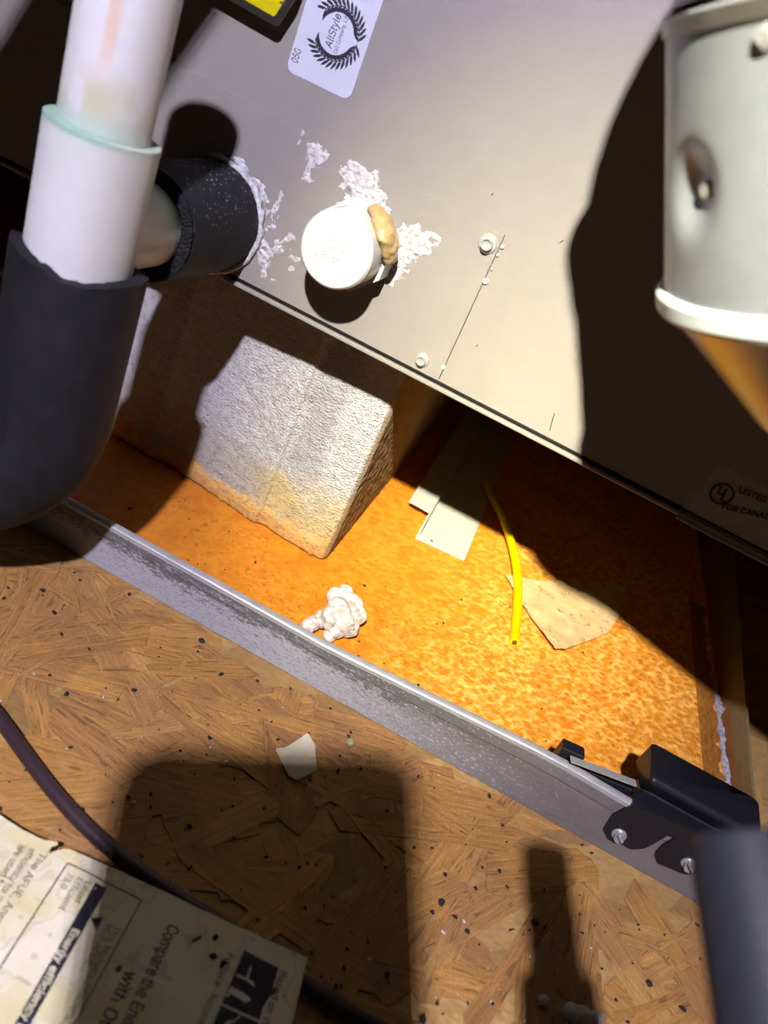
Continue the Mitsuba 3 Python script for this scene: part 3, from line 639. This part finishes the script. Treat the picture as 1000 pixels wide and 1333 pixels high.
# ------------------------------------------------------------------ float switch clamped on the rim
sw = thing('float_switch', 'black plastic float switch screwed over the rim of the pan', 'switch')
YSW = YP - .0022
zs = .0302
pq = lambda x, y: (P(x, y, YSW)[0], P(x, y, YSW)[2])
tl, tr = pq(826, 1047), pq(909, 1086)
shape = [tl, pq(797, 1063), pq(786, 1080), pq(792, 1093), pq(808, 1098), pq(822, 1106), pq(838, 1105), pq(851, 1099), pq(869, 1088), pq(879, 1092), pq(862, 1103), pq(853, 1113), pq(857, 1124), pq(876, 1132), pq(893, 1139), pq(907, 1136), pq(914, 1124), pq(912, 1100), tr]
obj('mounting_plate', plate(rpoly(shape, .0009), .0016, frame([0, YSW + .0016, 0], [1, 0, 0], [0, 0, 1], [0, -1, 0])), 'black_plastic', sw)
bn = G(827.5, 1029, zs); yb = bn[1]
xa, xb = bn[0], .1625
ztop = .0405; yfar = .2745
obj('ledge', bx(np.array([tl[0] - .0002, YSW, zs - .0012]), np.array([xb - .004, yb + .002, zs + .0004]), .0003), 'black_plastic', sw)
cov = m3.Manifold.hull(sum([m3.Manifold.cylinder(ztop - zs, .0035, .0030, 20).translate([x, yfar - .0035, zs]) for x in (xa + .0035, xb - .0035)], m3.Manifold())
      + m3.Manifold.cube([xb - xa - .003, .001, .001]).translate([xa + .0015, yb + .004, zs]) + sum([m3.Manifold.sphere(.0022, 20).translate([x, yb + .0008, ztop - .0022]) for x in (xa + .0030, xb - .0030)], m3.Manifold()))
cov = as_tm(cov)
obj('cover', cov, 'black_plastic', sw, smooth=25)
for (x, y) in ((806, 1090), (897, 1128)):
    s_ = P(x, y, YSW - .0015); hexscrew([s_[0], YSW, s_[2]], [0, -1, 0], sw, .0024, .0030, .0030, slot=True)
lv0, lv1 = G(743, 988, zs + .004), G(828, 1020, zs + .004)
ld = lv1 - lv0; ll = np.linalg.norm(ld); ld /= ll
LM = frame((lv0 + lv1) / 2, ld, np.cross([0, 0, 1], ld), [0, 0, 1])
lev = bx(np.array([-ll / 2, -.0016, -.0004]), np.array([ll / 2, .0016, .0004]), .0001); lev.apply_transform(LM)
obj('lever', lev, 'steel_bright', sw, label='flat bright lever arm')
def onbar(a, b_, z, h, w_, bev=.0005):
    p0, p1 = G(*a, z), G(*b_, z); dd = p1 - p0; l_ = np.linalg.norm(dd); dd /= l_
    m = bx(np.array([-l_ / 2, -w_, -h]), np.array([l_ / 2, w_, 0]), bev); m.apply_transform(frame((p0 + p1) / 2, dd, np.cross([0, 0, 1], dd), [0, 0, 1])); return m
def onbar2(a_, b_, z, h, wd, bev=.0005):
    m = onbar(a_, b_, z, h, wd, bev); v = np.array(m.vertices); v[:, 1] += (YP + .0034) - v[:, 1].min(); m.vertices = v; return m
obj('switch_body', onbar2((731, 985), (760, 998), .0335, .012, .0030), 'black_plastic', sw)
obj('switch_body', onbar2((756, 1003), (826, 1033), .0288, .012, .0026), 'black_plastic', sw)
obj('float', bx(np.array([xa + .004, yb + .003, .0026]), np.array([xb - .006, yfar - .003, zs - .0005]), .003), 'black_plastic', sw, label='float under the cover')

# ------------------------------------------------------------------ things on the board
ZT = .0013
chip = sg.Polygon([tuple(G(x, y, .004)[:2]) for x, y in ((360, 973), (372, 972), (398, 959), (409, 974), (412, 1004), (388, 1012), (378, 1006))])
cm = as_tm(man(plate(chip, .0007, np.eye(4))).refine_to_length(.0012)); v = np.array(cm.vertices)
cc = np.array(chip.centroid.coords[0]); q_ = (v[:, 1] - cc[1]) / .01; q2_ = (v[:, 0] - cc[0]) / .01
v[:, 2] += ZT + .0022 + .0022 * q_ ** 2 * (q_ > 0) - .0020 * np.clip(-q_, 0, 1) + .0008 * q2_; cm.vertices = v
obj('paint_chip', cm, 'tan_chip', smooth=35, label='curled cream paint chip on the strand board in front of the pan', cat='chip')
gb = G(455, 969, ZT)
mat('green_wax', (0.55, 0.52, 0.22), 0.35)
obj('pellet', lump([gb + [0, 0, .001]], [.0017], .0005, .0003, 300, 2, 1), 'green_wax', smooth=True, label='small yellow-green pellet on the board right of the cream chip', cat='pellet')
# brown cable
cp = [(-60, 860), (0, 936), (60, 1018), (112, 1076), (160, 1118), (210, 1153), (262, 1187), (330, 1232), (400, 1283), (470, 1326), (560, 1385)]
cable = spline([[-.42, .225, ZT + .0024], [-.30, .215, ZT + .0024], [-.19, .192, ZT + .0024]] + [G(x, y, ZT + .0024) for x, y in cp] + [[.105, .112, ZT + .0024], [.17, .07, ZT + .0024], [.26, .0, ZT + .0024]], 150)
obj('cable', tube(cable, .0023, 16), 'brown_cable', smooth=40, label='dark brown cable crossing the board and passing under the paper', cat='cable')

# energy label paper
ZP = .0075
def pw(xy):                                # gentle cockling of the sheet
    xy = np.asarray(xy); q = np.c_[xy, np.zeros(len(xy))]
    return .0016 * (meshkit.fbm(q * 55, 3, 12) - .5) + .0006 * (meshkit.fbm(q * 160, 3, 14) - .5)
pp_ = [(-60, 1030), (0, 1060), (30, 1080), (58, 1094), (74, 1097), (75, 1101), (66, 1104), (64, 1112), (74, 1108), (86, 1106), (95, 1108), (112, 1115), (160, 1136), (210, 1159), (260, 1183), (330, 1215), (400, 1247), (390, 1290), (378, 1340), (360, 1420), (100, 1460), (-80, 1400)]
pol = sg.Polygon([tuple(G(x, y, ZP)[:2]) for x, y in pp_])
def hole(px): return sg.Polygon([tuple(G(x, y, ZP)[:2]) for x, y in px]).buffer(.0001)
holes = [[(276, 1222), (281, 1216), (285, 1220), (280, 1226)], [(271, 1245), (279, 1241), (283, 1247), (276, 1251)], [(285, 1258), (289, 1250), (295, 1254), (287, 1262)],
         [(331, 1277), (336, 1271), (344, 1268), (352, 1274), (352, 1284), (345, 1290), (338, 1298), (333, 1290)], [(351, 1291), (354, 1287), (360, 1285), (359, 1291), (354, 1295)], [(369, 1296), (371, 1295), (371, 1298)]]
pol2 = pol
for h_ in holes: pol2 = pol2.difference(hole(h_))
pm = as_tm(man(plate(pol2, .00018, np.eye(4))).refine_to_length(.0024)); v = np.array(pm.vertices); v[:, 2] += ZP + pw(v[:, :2]); pm.vertices = v
sheet = thing('energy_label', 'stained torn energy rating sheet lying on the board at the lower left', 'paper')
obj('sheet', pm, 'stained_paper', sheet, smooth=40)
def sink(m, dz=.00020):
    v = np.array(m.vertices); m.vertices = np.c_[v[:, :2], ZP + dz + pw(v[:, :2]) + (v[:, 2] - ZP)]; return m
def ptext(s, h, px, to, bold=False, mname='faded_ink', stretch=None, dz=.0002):
    o = G(*px, ZP); e = G(*to, ZP); dx = e - o; L_ = np.linalg.norm(dx); dx /= L_
    up = np.cross([0, 0, 1], dx)
    m = meshkit.text_mesh(s, h, .00006, bold); wdt = m.vertices[:, 0].max()
    v = np.array(m.vertices); v[:, 0] *= (L_ / wdt if stretch is None else stretch); m.vertices = v
    m.apply_transform(frame(o, dx, up, [0, 0, 1])); obj('lettering', sink(m, dz), mname, sheet)
def ppoly(px, mname='black_ink', dz=.00019, name='printed_shape', th=.00005):
    g = sg.Polygon([tuple(G(x, y, ZP)[:2]) for x, y in px])
    m = as_tm(man(plate(g, th, np.eye(4))).refine_to_length(.003)); v = np.array(m.vertices); v[:, 2] += ZP; m.vertices = v
    return obj(name, sink(m, dz), mname, sheet)
def pline(a, b_, w_=.00022):
    p0, p1 = G(*a, ZP), G(*b_, ZP); dd = p1 - p0; l_ = np.linalg.norm(dd); dd /= l_; up = np.cross([0, 0, 1], dd)
    n_ = 24; t = np.linspace(0, l_, n_)
    A = p0 + np.outer(t, dd); V = np.vstack([A - up * w_, A + up * w_]); Fc = [[i, i + 1, n_ + i + 1] for i in range(n_ - 1)] + [[i, n_ + i + 1, n_ + i] for i in range(n_ - 1)]
    m = trimesh.Trimesh(V, Fc, process=False); obj('printed_line', sink(m, .00024), 'faded_ink', sheet)
pline((88, 1124), (184, 1172)); pline((88, 1124), (-20, 1290)); pline((184, 1172), (78, 1368))
ptext('The AFUE, Annual Fuel', .0021, (53, 1110), (-42, 1250), mname='faded_ink')
ptext('efficiency for gas furnaces', .0021, (39, 1103), (-45, 1230), mname='faded_ink')
ptext('are used for', .0021, (26, 1098), (-12, 1158), mname='faded_ink')
ptext('Least', .0019, (111, 1147), (97, 1175))
ptext('Efficient', .0019, (101, 1142), (76, 1183))
ptext('78.0', .0019, (89, 1136), (77, 1155))
ppoly([(124, 1150), (139, 1157), (36, 1340), (12, 1345)], 'blue_black_ink')
ptext('Energy efficiency range', .0021, (95, 1208), (-2, 1376), bold=True, mname='stained_paper', dz=.00026)
ppoly([(118, 1196), (135, 1194), (125, 1212)], 'blue_black_ink')
ptext("This Model's Efficiency", .0019, (150, 1204), (78, 1338))
ptext('90.0 AFUE', .0019, (140, 1200), (110, 1255))
ptext('Compare the Energy Efficiency', .0034, (220, 1202), (98, 1462), bold=True, mname='faded_ink')
ptext('with Others', .0034, (165, 1261), (104, 1380), bold=True, mname='faded_ink')
ptext('Furnace-Natural Gas', .0021, (297, 1240), (244, 1362))
ptext('Based on standard', .0021, (366, 1262), (324, 1380))
ppoly([(318, 1237), (363, 1260), (352, 1296), (340, 1316), (341, 1318), (332, 1345), (270, 1350)], 'blue_black_ink')
for a in ([(306, 1270.5), (326, 1279), (328, 1276.5), (308, 1268)], [(319, 1275), (326, 1257), (328, 1258), (323, 1277)], [(326, 1276), (334, 1279), (333, 1284), (324, 1280)],
          [(300, 1285), (322, 1296), (327, 1302), (320, 1306), (296, 1292)], [(288, 1307), (338, 1329), (337, 1332), (286, 1310)], [(292, 1333), (300, 1328), (300, 1345), (290, 1345)]):
    ppoly(a, 'stained_paper', .00026)
ppoly([(149, 1262), (154, 1256), (159, 1258), (158, 1264), (152, 1267)], 'dark_enamel', .00026, 'stain')
ppoly([(248, 1227), (252, 1222), (261, 1218), (262, 1223), (252, 1228)], 'dark_enamel', .00026, 'stain')

# crumbs on board and pan: more than could be counted
def crumbs(n, region, zmin, size, seed):
    r = np.random.default_rng(seed); ms = []
    while len(ms) < n:
        x, y = r.uniform(region[0], region[2]), r.uniform(region[1], region[3])
        p = G(x, y, 0)
        if zmin == 0 and not (0.06 < p[1] < YP - .004): continue
        if zmin > 0 and not (YP + .008 < p[1] < .46 and p[0] < .15): continue
        m = trimesh.creation.icosphere(subdivisions=0); s = size * r.lognormal(0, .45)
        m.vertices = m.vertices * r.uniform(.5, 1.3, (12, 1)) * np.array([1, r.uniform(.5, 1), .5]) * s
        a = r.uniform(0, 6.28); c, s_ = math.cos(a), math.sin(a)
        m.vertices = m.vertices @ np.array([[c, s_, 0], [-s_, c, 0], [0, 0, 1]]) + [p[0], p[1], (ZT if zmin == 0 else zf + .0002) + s * .2]
        ms.append(m)
    return trimesh.util.concatenate(ms)
obj('dark_crumbs', crumbs(240, (-20, 740, 960, 1340), 0, .0006, 3), 'dark_crumb', label='dark grit and crumbs scattered over the strand board', cat='grit', kind='stuff')
obj('white_crumbs', crumbs(90, (-20, 740, 960, 1340), 0, .00045, 4), 'cream_crumb', label='pale specks of debris scattered over the strand board', cat='debris', kind='stuff')
obj('pan_grit', crumbs(110, (150, 600, 900, 980), 1, .00035, 5), 'dark_crumb', label='fine dark grit on the orange pan bottom', cat='grit', kind='stuff')
plast = thing('plaster_crumb', 'pale crumbly plaster bit on the board at the bottom edge', 'plaster')
obj('lump', lump([G(745, 1318, ZT + .002), G(760, 1322, ZT + .003), G(775, 1326, ZT + .002)], [.0028, .003, .0026], .0008, .001, 300, 5), 'cream_crumb', plast, smooth=40)
obj('lump', lump([G(708, 1302, ZT + .001)], [.0018], .0006, .0006, 300, 8), 'cream_crumb', plast, smooth=40)

# ------------------------------------------------------------------ vent pipe at the right, near the viewer
ph, ro_ = math.radians(27), math.radians(10)
a = R.T @ np.array([-math.sin(ro_) * math.cos(ph), -math.cos(ph) * math.cos(ro_), -math.sin(ph)])
P1 = C + (np.array([.0163, .1906, .2059]) - C) * 1.06; vv = (P1 - C) / np.linalg.norm(P1 - C)
nn = np.cross(vv, a); nn /= np.linalg.norm(nn); nn = nn if (R @ nn)[0] > 0 else -nn
rv = .040; cen = P1 + nn * rv
vent = thing('vent_pipe', 'dented galvanised vent pipe with a pale rolled rim at the right edge', 'pipe')
rb = rv - .0016
xv, yv, av = axes(a); VM = frame(cen, xv, yv, av)
body = trimesh.creation.revolve(np.array([(rb, .001)] + [(rb, h) for h in np.linspace(.004, .0555, 40)] + [(rb + .0002, .0565), (rb - .002, .0570)]), sections=160)
body.apply_transform(VM)
# dent with a screw in it, on the left flank facing the viewer
v = np.array(body.vertices); rel = v - cen; hgt = rel @ a
front = -vv - a * (-vv @ a); front /= np.linalg.norm(front); side = np.cross(a, front); side = side if side @ nn > 0 else -side
angv = np.arctan2(rel @ side, rel @ front)
ad, hd = -1.08, .025
g_ = np.exp(-(((angv - ad) / .17) ** 2 + ((hgt - hd) / .0075) ** 2) ** 1.6)
rad = rel - np.outer(hgt, a); rad /= np.maximum(np.linalg.norm(rad, axis=1, keepdims=True), 1e-9)
body.vertices = v - rad * (.0032 * g_)[:, None]
obj('body', body, 'vent_metal', vent, smooth=True)
obj('rim', lathe([(rb - .001, -.0030), (rv - .0006, -.0030), (rv + .0002, -.0018), (rv + .0002, .0012), (rv - .0006, .0022), (rb - .001, .0024)], cen, a, 128), 'vent_rim', vent, smooth=30, label='pale rolled rim')
ed = np.array([.890, .187, -.415]); ed /= np.linalg.norm(ed)
ec = [cen - a * .0032, cen - a * .0045, cen - a * .0075 + ed * .002] + [cen - a * .010 + ed * (.008 + q) for q in np.linspace(0, .16, 14)]
obj('elbow', cat(lathe([(rb - .004, -.0028), (rb - .0014, -.0036), (rb - .0024, -.0050), (.0165, -.0330), (.0150, -.0330), (rb - .008, -.0060)], cen, a, 96),
                  tube(np.array([cen - a * .030 + ed * q for q in np.linspace(0, .13, 12)]), .0158, 40)), 'vent_shiny', vent, smooth=40, label='shiny tapering lower section turning away to the right')
obj('collar', lathe([(rb - .001, .0580), (rb - .0015, .0590), (rb - .0015, .0605), (rb + .0012, .0615), (rb + .0014, .0650), (rb - .002, .0668), (rb - .004, .0670)], cen, a, 96), 'vent_shiny', vent, smooth=30, label='crimped upper collar')
obj('band', lathe([(rb - .001, .0525), (rb + .0007, .0530), (rb + .0009, .0560), (rb - .001, .0566)], cen, a, 96), 'vent_shiny', vent, smooth=30, label='shiny band below the collar')
# above the collar the pipe turns away to the right
tp = [cen + a * .064, cen + a * .076 + nn * .003, cen + a * .090 + nn * .011, cen + a * .104 + nn * .024, cen + a * .112 + nn * .042, cen + a * .118 + nn * .075, cen + a * .122 + nn * .16]
obj('pipe_bend', tube(spline(tp, 40), rb - .003, 64), 'vent_metal', vent, smooth=40)
def onvent(th, h, r=None): return cen + a * h + (rb if r is None else r) * (math.cos(th) * front + math.sin(th) * side), math.cos(th) * front + math.sin(th) * side
p_, n_ = onvent(ad + .06, hd, rb - .0030)
hexscrew(p_, n_, vent, .0012, .0012, .0018, slot=False)
p_, n_ = onvent(-.62, .0500, rb); hexscrew(p_, n_, vent, .0016, .0016, .0022)
p_, n_ = onvent(-.35, .0632, rb + .001); hexscrew(p_, n_, vent, .0016, .0016, .0022)

# ------------------------------------------------------------------ dark tube very near the viewer, lower right
ta = np.array([.35, -.85, -.36]); ta /= np.linalg.norm(ta)
tc = np.array([.0540, .0875, .1625])
tool = thing('dark_tube', 'blurred dark grey tube reaching in from the lower right corner', 'tube')
obj('tip', lathe([(.0045, .0006), (.0052, .0), (.0064, .0002), (.0069, .0010), (.0072, .030), (.0, .030), (.0, .008), (.0045, .008)], tc, ta, 64), 'rubber_dark', tool, smooth=30)
obj('coupling', lathe([(0, .0302), (.0095, .0302), (.0102, .0310), (.0108, .0450), (0, .0450)], tc, ta, 64), 'rubber_dark', tool, smooth=30)
obj('handle', lathe([(0, .0452), (.0138, .0452), (.0146, .0465), (.0150, .12), (0, .12)], tc, ta, 64), 'rubber_dark', tool, smooth=30)

# ------------------------------------------------------------------ out of frame, but casting the shadows seen: insulated line, the phone that took the picture
top = np.array([-.125, .10, .365])
ln = spline([[-.104, .10, .42], [-.122, .10, .37], [-.144, .10, .318], [-.172, .10, .268], [-.24, .10, .235], [-.36, .10, .225], [-.60, .10, .22]], 60)
obj('insulated_line', tube(ln, .0205, 32), 'pipe_foam', smooth=40, label='black insulated refrigerant line left of the drain pipe', cat='pipe')
ph_ = thing('smartphone', 'black smartphone taking the picture above the board', 'phone')
W, H = .0600, .140
sl_ = sg.box(.012 - W + .008, .0235 - H + .008, .012 - .008, .0235 - .008).buffer(.008, quad_segs=8)
obj('body', plate(sl_, .008, frame(C - FWD * .012, RIGHT, UP, FWD)), 'phone_glass', ph_)
